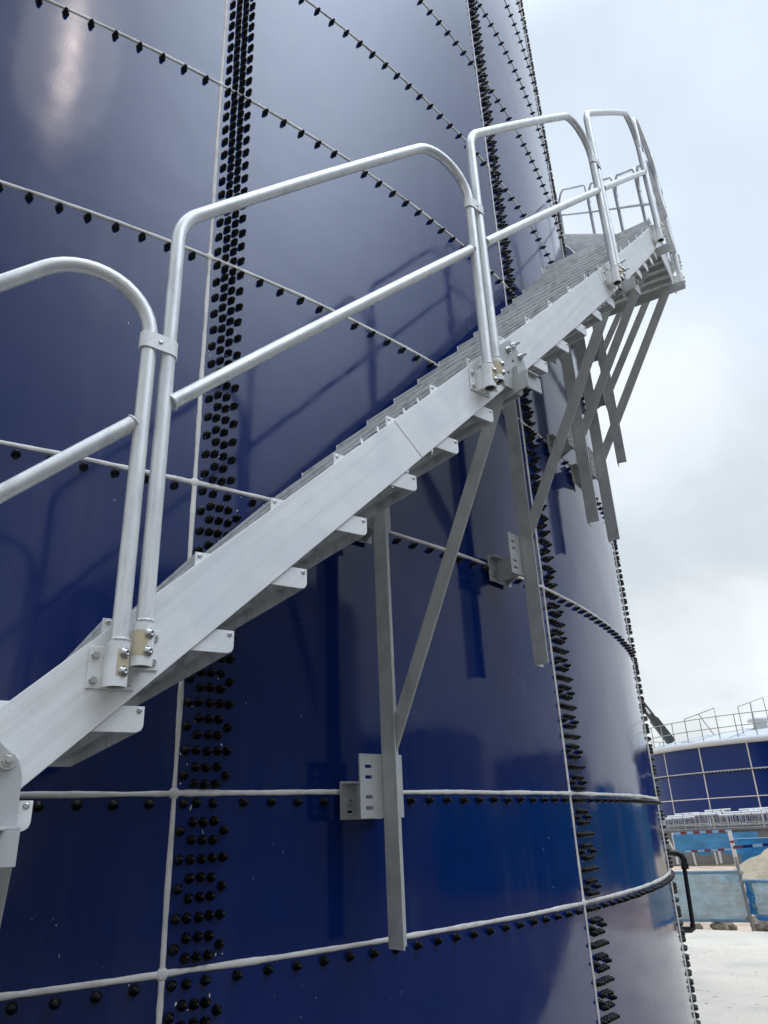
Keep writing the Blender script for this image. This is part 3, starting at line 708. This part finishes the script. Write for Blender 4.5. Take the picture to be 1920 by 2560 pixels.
def support(th, zs, zbeam, zbot=None, bracket=True, gusset=True, zbrace=None, beam_out=1.10, bx=(0.0085, 0.044)):
    zb = (zs - 0.55) if zbot is None else zbot
    pm_ = angle_bar((0.0, -PR, zb - zs), (0.0, -PR, zbeam - zs + 0.07), 0.085, 0.0075, (0, -1, 0), (1, 0, 0)).mesh('support_post', 'paint', bevel=0.0012)
    o = spart('support_post', pm_, th, zs)
    zr = zbeam - zs
    # beam: vertical flange towards the lower stair, horizontal flange on top
    bm_ = angle_bar((0.052, -(R + 0.16), zr + 0.078), (0.052, -(R + beam_out), zr + 0.078), 0.078, 0.0065, (0, 0, -1), (1, 0, 0)); sub('support_beam', bm_.mesh('support_beam', 'paint', bevel=0.001), o)
    b0 = Vector((bx[0], -(PR + 0.02), zr - 1.32 if zbrace is None else zbrace - zs)); b1 = Vector((bx[1], -(R + 0.955), zr + 0.03))
    d = (b1 - b0).normalized(); nperp = Vector((1, 0, 0)).cross(d); 
    br = angle_bar(b0 - nperp * 0.035, b1 - nperp * 0.035, 0.07, 0.006, nperp, (1, 0, 0)); sub('support_brace', br.mesh('support_brace', 'paint', bevel=0.001), o)
    for bz in ((0.0, 1.2175 if zs < ZC + 1 else 1.2) if bracket else ()):
            m = MB()
            # wall plate with slots and two side cheeks out to the slotted plate
            holed_plate(m, -0.085, 0.125, -0.105, 0.04, -(R + 0.022), -(R + 0.030), [(-0.055, -0.025, -0.080, -0.071), (0.05, 0.08, -0.080, -0.071)])
            m.box(-0.010, -0.002, -(R + 0.0305), -(R + 0.1815), -0.100, 0.036)
            m.prism([(-(R + 0.0305), -0.103), (-(R + 0.0305), 0.034), (-(R + 0.1815), 0.034), (-(R + 0.1815), -0.02)], 'x', 0.085, 0.093)
            m.box(-0.0799, 0.0849, -(R + 0.0305), -(R + 0.07), 0.028, 0.036)
            m.v = [(p[0], p[1], p[2] + bz) for p in m.v]; sub('wall_bracket', m.mesh('wall_bracket', 'lpaint', bevel=0.0008), o)
            m = MB(); hs = []
            for zz_ in (0.085, 0.045, -0.028, -0.068):
                hs.append((-0.086, -0.052, zz_ - 0.0065, zz_ + 0.0065)); 
            for zz_ in (0.075, -0.055): hs.append((0.045, 0.053, zz_ - 0.005, zz_ + 0.005))
            holed_plate(m, -0.112, 0.108, -0.105, 0.132, -(R + 0.182), -(R + 0.190), hs)
            m.v = [(p[0], p[1], p[2] + bz) for p in m.v]; sub('slotted_plate', m.mesh('slotted_plate', 'lpaint'), o)
            for bx in (-0.045, 0.062):
                m = MB(); m.lathe([(0.013, 0), (0.013, 0.003)], '-y', 14, (bx, -(R + 0.0305), -0.045)); m.lathe([(0.010, 0.003), (0.010, 0.011), (0.006, 0.0115), (0.006, 0.022)], '-y', 6, (bx, -(R + 0.0305), -0.045), False)
                m.v = [(p[0], p[1], p[2] + bz) for p in m.v]; sub('bracket_bolt', m.mesh('bracket_bolt', 'stainless'), o)
    if gusset:
        # outline given as angle and height from the post, on the outer face of the stringer
        pts = [(10.823, 1.837), (10.93, 1.828), (11.289, 1.777), (11.35, 1.746), (11.36, 1.648), (10.956, 1.595), (10.45, 1.590), (10.37, 1.604), (10.337, 1.640), (10.332, 1.759), (10.36, 1.778)]
        dz = zbeam - 1.572 - zs
        def G(p): return ((p[0] - 10.42) * (R + 1.03) * math.pi / 180, p[1] + dz)
        m = MB(); m.prism([G(p) for p in pts], 'y', -(R + 1.0190), -(R + 1.0260)); gp = sub('gusset_plate', m.mesh('gusset_plate', 'lpaint', bevel=0.001), o)
        g0 = G((10.80, 1.70)); m = MB(); m.prism([(g0[0], g0[1] - 0.09), (g0[0] + 0.006, g0[1] - 0.09), (g0[0] + 0.006, g0[1]), (g0[0], g0[1])], 'y', -(R + 1.0262), -(R + 1.05)); sub('gusset_rib', m.mesh('gusset_rib', 'lpaint', bevel=0.001), o)
        m = MB(); a0 = G((10.82, 1.65)); m.box(a0[0], a0[0] + 0.092, -(R + 1.027), -(R + 1.085), a0[1] - 0.006, a0[1]); m.box(a0[0], a0[0] + 0.092, -(R + 1.079), -(R + 1.085), a0[1] - 0.07, a0[1] - 0.0061); sub('seat_angle', m.mesh('seat_angle', 'lpaint', bevel=0.0008), o)
        for p in ((10.718, 1.778), (10.943, 1.814), (11.164, 1.774)):
            gx, gz = G(p); m = MB(); m.lathe([(0.0165, 0), (0.0165, 0.003)], '-y', 16, (gx, -(R + 1.0262), gz)); m.lathe([(0.0125, 0.003), (0.0125, 0.012), (0.011, 0.0135)], '-y', 6, (gx, -(R + 1.0262), gz), False); m.lathe([(0.0065, 0.012), (0.0065, 0.034), (0.005, 0.036)], '-y', 10, (gx, -(R + 1.0262), gz)); sub('gusset_bolt', m.mesh('gusset_bolt', 'stainless'), o)
        for p in ((10.86, 1.735), (10.62, 1.665)):  # dark discs on the plate; the shade of open holes put into colour
            gx, gz = G(p); m = MB(); m.lathe([(0.0065, 0), (0.0062, 0.0006)], '-y', 14, (gx, -(R + 1.0261), gz)); sub('bolt_hole_disc', m.mesh('bolt_hole_disc', 'hole_disc'), o)
    return o
support(0.04, ZC + 0.149 - 1.616, ZC + 1.572 - 1.616, zbot=0.0, bracket=False, zbrace=ZC - 1.25, bx=(0.10, 0.10))
support(10.42, ZC + 0.149, ZC + 1.572)
support(18.05, ZC + 1.367, ZC + 1.572 + 7.63 * SL, zbot=ZC + 1.367 - 0.60)
support(25.0, ZC + 2.567, LZ - 0.36, zbot=ZC + 2.567 - 0.68, gusset=False, beam_out=1.10)
support(28.0, ZC + 2.50, LZ - 0.36, zbot=ZC + 2.567 - 0.68, gusset=False, beam_out=1.10)
support(35.6, ZC + 3.74, LZ - 0.05 + SL * 6.0, zbot=ZC + 3.767 - 0.75, beam_out=1.12)
support(43.2, ZC + 4.967, LZ - 0.05 + SL * 13.6, beam_out=1.12)

# ------------------------------------------------------------------ black gauge pipe on the tank side
gp = thing('drain_pipe', 'short black upright pipe with elbows at the tank edge above the pale slab', 'pipe', pol(45.4, R + 0.14, 0) + Vector((0, D, 0)))
def gpart(name, pts, r, n=12, mt='blackpipe'):
    m = MB(); m.tube([Vector(p) - gp.location for p in pts], r, n); return m.build(name, mt, gp)
def GP(o, z): return pol(45.4, R + o, z) + Vector((0, D, 0))
zt, zb_ = ZC - 0.335, ZC - 0.95
gpart('upright', [GP(0.135, zb_ + 0.06), GP(0.15, zt - 0.05)], 0.019)
gpart('elbow', [GP(0.155, zt - 0.075), GP(0.155, zt - 0.02), GP(0.145, zt + 0.012), GP(0.12, zt + 0.03), GP(0.07, zt + 0.035)], 0.029)
gpart('inlet', [GP(0.09, zt + 0.035), GP(0.0, zt + 0.03)], 0.021)
gpart('collar', [GP(0.155, zt - 0.10), GP(0.155, zt - 0.055)], 0.034)
gpart('foot_elbow', [GP(0.135, zb_ + 0.075), GP(0.132, zb_ + 0.045), GP(0.11, zb_ + 0.03), GP(0.0, zb_ + 0.03)], 0.027)

# ------------------------------------------------------------------ far tank with white roof
FC = azp(57.6, 50.0, 0); FR = 8.42
ft = thing('far_tank', 'distant dark blue tank with white domed roof and roof railing', 'tank', FC)
fth0 = 180 + 57.6        # direction of the camera seen from the far axis
def fpol(a, r, z): return Vector((r * math.sin(RAD(a)), r * math.cos(RAD(a)), z))
FZ = [0.0, 1.20, 2.40, 3.62, 4.82]
def fang(az):      # tank angle of the wall point seen on a bearing
    d = Vector((math.sin(RAD(az)), math.cos(RAD(az)))); c = Vector((FC.x, FC.y)); b = d.dot(c); t = b - math.sqrt(max(0, b * b - c.dot(c) + FR * FR)); p = d * t - c
    return math.degrees(math.atan2(p.x, p.y))
fa = fang(52.0); fstep = 16.87
for j in range(4):
    for k in range(-5, 8):
        m = MB(); n = 8; V = []
        for i in range(n + 1):
            a = fa + fstep * (k + i / n); V += [fpol(a, FR, FZ[j] + 0.008), fpol(a, FR, FZ[j + 1] - 0.008)]
        m.add(V, [(i * 2, i * 2 + 2, i * 2 + 3, i * 2 + 1) for i in range(n)], True)
        V = [fpol(fa + fstep * (k + i / n), FR - 0.03, z_) for i in range(n + 1) for z_ in (FZ[j] + 0.008, FZ[j + 1] - 0.008)]
        m.add(V, [(i * 2, i * 2 + 1, i * 2 + 3, i * 2 + 2) for i in range(n)], True)
        m.build('panel', 'farblue', ft)
for k in range(-5, 8):
    m = MB(); m.bar(fpol(fa + fstep * k, FR + 0.004, 0), fpol(fa + fstep * k, FR + 0.004, FZ[-1] - 0.002), 0.055, 0.02, fpol(fa + fstep * k, 1, 0)); m.build('vertical_seal', 'sealant', ft)
for j in range(1, 4):
    m = MB(); rr = 0.045 if j == 3 else 0.026
    m.tube([fpol(fa + fstep * (-5 + 12.99 * i / 90), FR + (0.03 if j == 3 else 0.0), FZ[j]) for i in range(91)], rr, 6); m.build('horizontal_seal', 'sealant' if j < 3 else 'paint', ft)
# row of dark stiffener bolts under the ring
m = MB()
for i in range(80):
    a = fa + fstep * (-3 + 6 * i / 80); m.lathe([(0.05, 0.0), (0.05, 0.03)], 'z', 6, fpol(a, FR + 0.10, FZ[3] - 0.05), False)
o = m.build('ring_bolts', 'bolt', ft); o['kind'] = 'stuff'
rf = MB(); rf.lathe([(FR + 0.02, 4.82), (FR + 0.30, 4.83), (FR + 0.34, 4.90), (FR + 0.34, 5.02), (FR + 0.22, 5.10), (FR - 0.4, 5.22), (FR - 2.5, 5.62), (FR - 5, 5.95), (FR - 7.6, 6.12), (0.0, 6.16)], 'z', 96)
roof = rf.build('roof', 'whiteroof', ft)
for k in range(24):
    a = k * 15; m = MB(); m.tube([fpol(a, FR + 0.2, 5.13), fpol(a, FR - 0.4, 5.24), fpol(a, FR - 2.5, 5.64), fpol(a, FR - 5, 5.97)], 0.035, 6); m.build('roof_rib', 'whiteroof', roof)
for az_, dr, s_ in ((51.0, 0.7, 0.55), (54.5, 0.8, 0.5), (56.7, 0.9, 0.5)):
    a = fang(az_); m = MB(); m.lathe([(s_, 5.15), (s_, 5.24), (s_ * 0.85, 5.27), (0, 5.29)], 'z', 20, fpol(a, FR - dr, 0)); m.build('roof_hatch', 'whiteroof', roof)
a = fang(55.0); m = MB(); m.lathe([(0.35, 5.6), (0.35, 6.05), (0.62, 6.07), (0.5, 6.25), (0, 6.38)], 'z', 20, fpol(a, FR - 3.2, 0)); m.build('roof_vent', 'white', roof)
frail = lambda a, z_: fpol(a, FR + 0.12, z_)
NRP = 60
for k in range(NRP):
    a = fa + 3 + k * 360 / NRP; m = MB(); m.tube([frail(a, 5.1), frail(a, 6.2)], 0.024, 6); m.build('railing_post', 'steelpipe', ft)
for z_ in (5.65, 6.2):
    m = MB(); m.tube([frail(i * 2, z_) for i in range(181)], 0.024, 6, False); m.build('railing_rail', 'steelpipe', ft)
# raised guard frame around the roof hatch walkway
for az0, az1, zt_ in ((50.6, 52.9, 6.75), (54.6, 56.5, 6.95)):
    a0, a1 = fang(az0), fang(az1); r_ = FR - 0.9
    m = MB(); m.tube([fpol(a0, r_, 5.3), fpol(a0, r_, zt_ - 0.3), fpol(a1, r_, zt_), fpol(a1, r_, 5.3)], 0.026, 6)
    m.tube([fpol((a0 + a1) / 2, r_, zt_ - 0.15), fpol((a0 + a1) / 2 + 4, r_ - 1.6, 5.5)], 0.03, 6); m.build('guard_frame', 'steelpipe', ft)
# dark boom slanting down behind the roof railing
bA, bB = azp(48.3, 47, 1.6 + 47 * 0.1475), azp(50.34, 47.6, 1.6 + 47.6 * 0.0835)
boom = thing('crane_boom', 'dark grey crane boom slanting down behind the far roof railing', 'crane boom', bA)
m = MB(); m.bar(bA - bA + (bA - bB) * 2.2, (bB - bA) * 0.62, 0.28, 0.34); m.build('boom_section', 'darksteel', boom)
m = MB(); m.bar((bB - bA) * 0.55, (bB - bA) * 1.0, 0.38, 0.44); m.build('boom_tip', 'darksteel', boom)
m = MB(); m.bar((bB - bA) * 0.30 - CF * 0.24, (bB - bA) * 0.42 - CF * 0.24, 0.12, 0.10); m.build('boom_mark', 'white', boom)

# ------------------------------------------------------------------ site clutter to the right
# near net fence at the slab edge
def net_panel(a0, d0, a1, d1, z0, z1, name, mt, par, amp=0.03, sag=0.0, n=26, k=14, seed=0):
    p0, p1 = azp(a0, d0, 0), azp(a1, d1, 0); m = MB(); V = []
    nrm = (p1 - p0).cross(Vector((0, 0, 1))).normalized()
    for j in range(k + 1):
        for i in range(n + 1):
            u, v = i / n, j / k; p = p0.lerp(p1, u)
            q = noise.noise((u * 5 + seed, v * 4, seed)) + 0.6 * noise.noise((u * 13 + v * 5, v * 9 - u * 4, seed + 3)); edge_ = min(1, 4 * min(v, 1 - v) + 0.15)
            V.append(p + nrm * (amp * q * edge_) + Vector((0, 0, z0 + (z1 - z0) * v - sag * (1 - v) * (0.5 + 0.5 * math.cos(u * 6.28 * 3)))) - par.location)
    m.add(V, [(j * (n + 1) + i, j * (n + 1) + i + 1, (j + 1) * (n + 1) + i + 1, (j + 1) * (n + 1) + i) for j in range(k) for i in range(n)], True)
    return m.build(name, mt, par)
def rod(par, name, a, b, r, mt, n=10):
    m = MB(); m.tube([Vector(a) - par.location, Vector(b) - par.location], r, n); return m.build(name, mt, par)
nf = thing('net_fence', 'low fence of pale blue mesh between grey pipes at the slab edge', 'fence', azp(53.05, 14.25, 0))
rod(nf, 'post', azp(53.10, 14.2, -0.12), azp(52.92, 14.25, 0.98), 0.026, 'steelpipe')
rod(nf, 'top_rail', azp(45, 14.6, 0.765), azp(53.02, 14.24, 0.765), 0.026, 'bluepipe')
rod(nf, 'bottom_rail', azp(45, 14.6, 0.07), azp(53.06, 14.22, 0.085), 0.022, 'bluepipe')
net_panel(45, 14.58, 53.0, 14.22, 0.06, 0.765, 'net', 'net', nf, 0.05, 0, 60, 16, 1)
for zc_ in (0.76, 0.64, 0.12):
    m = MB(); m.lathe([(0.036, -0.03), (0.048, -0.01), (0.048, 0.015), (0.034, 0.03)], 'z', 10, azp(53.0, 14.23, zc_) - nf.location); m.build('coupler', 'steelpipe', nf)
nf2 = thing('net_fence', 'pale blue mesh fence panel in front of the sand heap, right of the coupled post', 'fence', azp(53.2, 14.1, 0))
rod(nf2, 'top_rail', azp(53.1, 14.18, 0.64), azp(62, 13.0, 0.66), 0.026, 'bluepipe')
net_panel(53.35, 14.1, 62, 13.0, 0.13, 0.64, 'net', 'net', nf2, 0.06, 0, 60, 16, 5)
rod(nf2, 'bottom_rail', azp(53.5, 14.05, 0.14), azp(62, 13.0, 0.10), 0.030, 'tarp')
net_panel(53.12, 14.12, 53.55, 14.08, 0.18, 0.62, 'net_fold', 'tarp', nf2, 0.06, 0, 10, 14, 8)
# rubble at the foot
def rockmesh(s_, seed, sq=0.75):
    m = MB(); n, k = 14, 9; V = []
    for j in range(k + 1):
        for i in range(n):
            a, b = 2 * math.pi * i / n, math.pi * j / k - math.pi / 2; p = Vector((math.cos(a) * math.cos(b), math.sin(a) * math.cos(b), math.sin(b)))
            r_ = 1 + 0.35 * noise.noise(p * 1.3 + Vector((seed, 0, 0))) + 0.15 * noise.noise(p * 3.1 + Vector((0, seed, 0))); q = p * r_ * s_; q.z *= sq; V.append(q)
    m.add(V, [(j * n + i, j * n + (i + 1) % n, (j + 1) * n + (i + 1) % n, (j + 1) * n + i) for j in range(k) for i in range(n)], False)
    return m.mesh('rock', 'rock', weld=True)
for az_, d_, s_, sd, lb in ((51.15, 14.35, 0.13, 1, 'brown rounded rock under the net fence, left of the pair'), (51.75, 14.5, 0.11, 2, 'brown rock under the net fence, right of the pair'), (53.75, 14.6, 0.20, 3, 'large brown rock beside the fence post foot'), (54.5, 14.4, 0.17, 4, 'brown rock at the right picture edge by the slab'), (49.9, 14.6, 0.07, 5, 'small stone by the black pipe foot under the net fence')):
    o = link('rock', rockmesh(s_, sd), None, azp(az_, d_, s_ * 0.25 - 0.06), sd * 1.3); tag(o, lb, 'rock', 'rubble along the net fence')
# low soil bank behind the net
def bank(name, pts_az, mt, lab, cat, seed, peak, kind=None):
    pass
# sand heap
def heap(c, rx, ry, h, seed):
    m = MB(); n, k = 40, 16; V = [(0, 0, h)]
    F = []
    for j in range(1, k + 1):
        f = j / k
        for i in range(n):
            a = 2 * math.pi * i / n; x_, y_ = math.cos(a) * f * rx, math.sin(a) * f * ry
            z_ = h * (1 - f) ** 0.85 + 0.10 * (1 - f) * noise.noise((x_ * 1.8, y_ * 1.8, seed)) * 2.2 + 0.05 * noise.noise((x_ * 5, y_ * 5, seed)) * (1 - f * 0.6); V.append((x_, y_, z_ - 0.14))
    for i in range(n): F.append((0, 1 + i, 1 + (i + 1) % n))
    for j in range(k - 1):
        for i in range(n): F.append((1 + j * n + i, 1 + (j + 1) * n + i, 1 + (j + 1) * n + (i + 1) % n, 1 + j * n + (i + 1) % n))
    m.add(V, F, True); return m
o = heap(azp(56.0, 25.0, 0), 2.1, 2.1, 1.15, 4).build('sand_heap', 'sand'); o.location = azp(56.4, 26.0, 0)
tag(o, 'heap of pale sand behind the net fence at the right edge', 'sand heap')
# red-white pole with striped tape, blue mesh barrier, grey block wall
rp = thing('striped_pole', 'leaning white pole with red bands standing between net fence and blue barrier', 'pole', azp(52.84, 27.5, 0))
q0, q1 = azp(52.95, 27.5, -0.1), azp(52.86, 27.5, 1.15)
cuts = [0, 0.03, 0.22, 0.72, 0.78, 1.0]; cm_ = ['white', 'red', 'white', 'red', 'white']
for a, b, c_ in zip(cuts[:-1], cuts[1:], cm_): rod(rp, 'pole_band', q0.lerp(q1, a), q0.lerp(q1, b), 0.062, c_)
def tape(par, a0, d0, a1, d1, z0, z1, n, hgt, cols):
    for i in range(n):
        f0, f1 = i / n, (i + 1) / n; p0 = azp(a0 + (a1 - a0) * f0, d0 + (d1 - d0) * f0, z0 + (z1 - z0) * f0); p1 = azp(a0 + (a1 - a0) * f1, d0 + (d1 - d0) * f1, z0 + (z1 - z0) * f1)
        m = MB(); m.bar(p0 - par.location, p1 - par.location, 0.012, hgt); m.build('tape_stripe', cols[i % len(cols)], par)
bar_ = thing('mesh_barrier', 'blue mesh barrier with striped tape along its edges in front of the grey wall', 'barrier', azp(50.2, 32.5, 0))
net_panel(49.35, 32.3, 54.5, 31.8, 0.42, 1.02, 'mesh', 'net2', bar_, 0.05, 0.14, 70, 10, 2)
tape(bar_, 49.45, 32.2, 53.0, 31.9, 1.05, 1.08, 9, 0.085, ['paleblue', 'darkred'])
tape(bar_, 49.9, 32.2, 52.75, 31.9, 0.43, 0.47, 7, 0.07, ['paleblue', 'darkred'])
tape(bar_, 52.88, 27.3, 57, 27.0, 0.68, 0.80, 7, 0.085, ['darkred', 'farblue', 'paleblue', 'farblue'])
for az_ in (49.35, 52.0): rod(bar_, 'post', azp(az_, 32.4, 0), azp(az_, 32.4, 1.08), 0.04, 'white')
rod(bar_, 'brace', azp(48.9, 32.4, 0.95), azp(49.3, 32.4, 0.45), 0.04, 'white')
rod(bar_, 'post', azp(50.45, 32.6, -0.05), azp(50.38, 32.6, 0.5), 0.035, 'white'); rod(bar_, 'post', azp(51.75, 32.6, -0.05), azp(51.7, 32.6, 0.5), 0.03, 'white')
tp = thing('blue_tarp', 'bright blue tarp hanging beside the striped pole behind the sand heap', 'tarp', azp(54.5, 29.5, 0))
net_panel(53.2, 29.8, 58.0, 29.0, 0.05, 0.86, 'sheet', 'tarp', tp, 0.10, 0, 40, 10, 7)
rod(tp, 'top_rope', azp(53.0, 29.8, 0.86), azp(58, 29.0, 0.88), 0.015, 'paleblue')
hd = thing('blue_hoarding', 'long blue tarp hoarding beyond the right edge, mirrored at lower right of the big tank', 'hoarding', azp(75, 17, 0))
for i in range(9):
    a0 = 60.5 + i * 5.2; net_panel(a0, 19.5 - i * 0.35, a0 + 5.1, 19.3 - i * 0.35, 0.1, 1.9 + 0.25 * (i % 3), 'sheet', 'tarp' if i % 3 else 'net2', hd, 0.12, 0, 16, 8, 11 + i)
    rod(hd, 'post', azp(a0, 19.6 - i * 0.35, -0.1), azp(a0, 19.6 - i * 0.35, 2.3), 0.03, 'steelpipe')
gw = thing('block_wall', 'low grey concrete block wall behind the blue mesh barrier', 'wall', azp(51, 33.4, 0))
for i in range(9):
    a0 = 47.6 + i * 1.28; m = MB(); p0, p1 = azp(a0, 33.4, 0) - gw.location, azp(a0 + 1.27, 33.4, 0) - gw.location; m.bar(p0 + Vector((0, 0, 0.5)), p1 + Vector((0, 0, 0.5)), 0.35, 1.16); m.build('wall_block', 'greywall', gw, 0.015)
m = MB(); m.bar(azp(47.4, 33.9, 1.12) - gw.location, azp(59, 33.9, 1.12) - gw.location, 1.2, 0.08); m.build('coping', 'greywall', gw)
# rack of upright bars with white pipes lying on top
rk = thing('bar_rack', 'long rack of thin upright bars standing on the grey wall below the far tank', 'rack', azp(52, 35.2, 1.16))
BB = MB(); random.seed(11)
nb = 0
for row, d_ in ((0, 34.9), (1, 35.7)):
    for i in range(105):
        az_ = 48.9 + i * 0.09 + random.uniform(-.02, .02); hh = 0.46 + random.uniform(-.03, .03)
        m = MB(); a = azp(az_, d_, 1.16) - rk.location; b = azp(az_ + random.uniform(-.05, .05), d_, 1.16 + hh) - rk.location; m.tube([a, b], 0.012, 5); m.build('bar', random.choice(['steelpipe', 'steelpipe', 'white']), rk)
for z_ in (0.06, 0.16):
    rod(rk, 'rail', azp(48.5, 34.8, 1.16 + z_), azp(59, 34.8, 1.16 + z_), 0.022, 'steelpipe', 6)
plabs = []
specs = [(48.9, 50.9, 1.55, 34.6, 0.05, 'white pipe at the left end of the rack, lowest of its pile'), (49.2, 52.6, 1.63, 34.9, 0.05, 'long white pipe on the rack beside the tank seam'), (49.7, 51.2, 1.70, 35.3, 0.045, 'short white pipe, upper one at the left of the rack'),
    (51.6, 53.2, 1.78, 35.4, 0.05, 'white pipe lying highest on the rack, left of the rack gap'), (50.9, 52.8, 1.70, 35.1, 0.045, 'white pipe just below the highest left pipe on the rack'), (52.4, 55.6, 1.60, 34.7, 0.05, 'white pipe lying lowest at the right half of the rack'),
    (52.7, 56.4, 1.68, 35.0, 0.05, 'long white pipe in the middle layer at the right of the rack'), (53.7, 56.6, 1.77, 35.4, 0.05, 'white pipe lying highest at the right edge of the rack'), (54.3, 55.2, 1.73, 35.2, 0.045, 'short white pipe under the highest right pipe')]
for a0, a1, z_, d_, r_, lb in specs:
    p0, p1 = azp(a0, d_, z_), azp(a1, d_, z_ + 0.03); mid = (p0 + p1) / 2
    t = thing('white_pipe', lb, 'pipe', mid, 0, 'white pipes on the rack'); m = MB(); m.tube([p0 - mid, p1 - mid], r_, 10); m.build('pipe_body', 'white', t)
    for f in (0.3, 0.62, 0.9):
        c_ = p0.lerp(p1, f) - mid; dd = (p1 - p0).normalized() * 0.02; m = MB(); m.tube([c_ - dd, c_ + dd], r_ * 1.12, 10); m.build('band', 'steelpipe', t)

# ------------------------------------------------------------------ neighbouring tank behind the viewer, seen only in reflections
def neighbour(loc, nc, label):
    nt_ = thing('neighbour_tank', label, 'tank', loc, 0, 'tanks across the yard')
    sh = []
    for j in range(nc):
        for k in range(20):
            if not sh:
                m = MB(); V = []
                for i in range(6):
                    a = 18 * i / 5; V += [fpol(a, 8.4, 0.01), fpol(a, 8.4, 1.19)]
                m.add(V, [(i * 2, i * 2 + 1, i * 2 + 3, i * 2 + 2) for i in range(5)], True); sh.append(m.mesh('panel', 'dusty'))
            link('panel', sh[0], nt_, (0, 0, j * 1.2), RAD(k * 18))
    H_ = nc * 1.2
    m = MB(); m.lathe([(8.37, 0), (8.37, H_), (8.55, H_ + .01), (8.55, H_ + .1), (0, H_ + .3)], 'z', 64); m.build('inner_shell', 'darksteel', nt_)
neighbour((11.6, -16.5, 0), 6, 'grey panelled tank across the yard, mirrored dark in the lower left of the big tank')
neighbour((28.0, -15.5, 0), 4, 'grey panelled tank across the yard, mirrored dark in the middle of the big tank')
neighbour((46.0, -3.0, 0), 4, 'grey panelled tank at the far right of the yard, outside the picture')
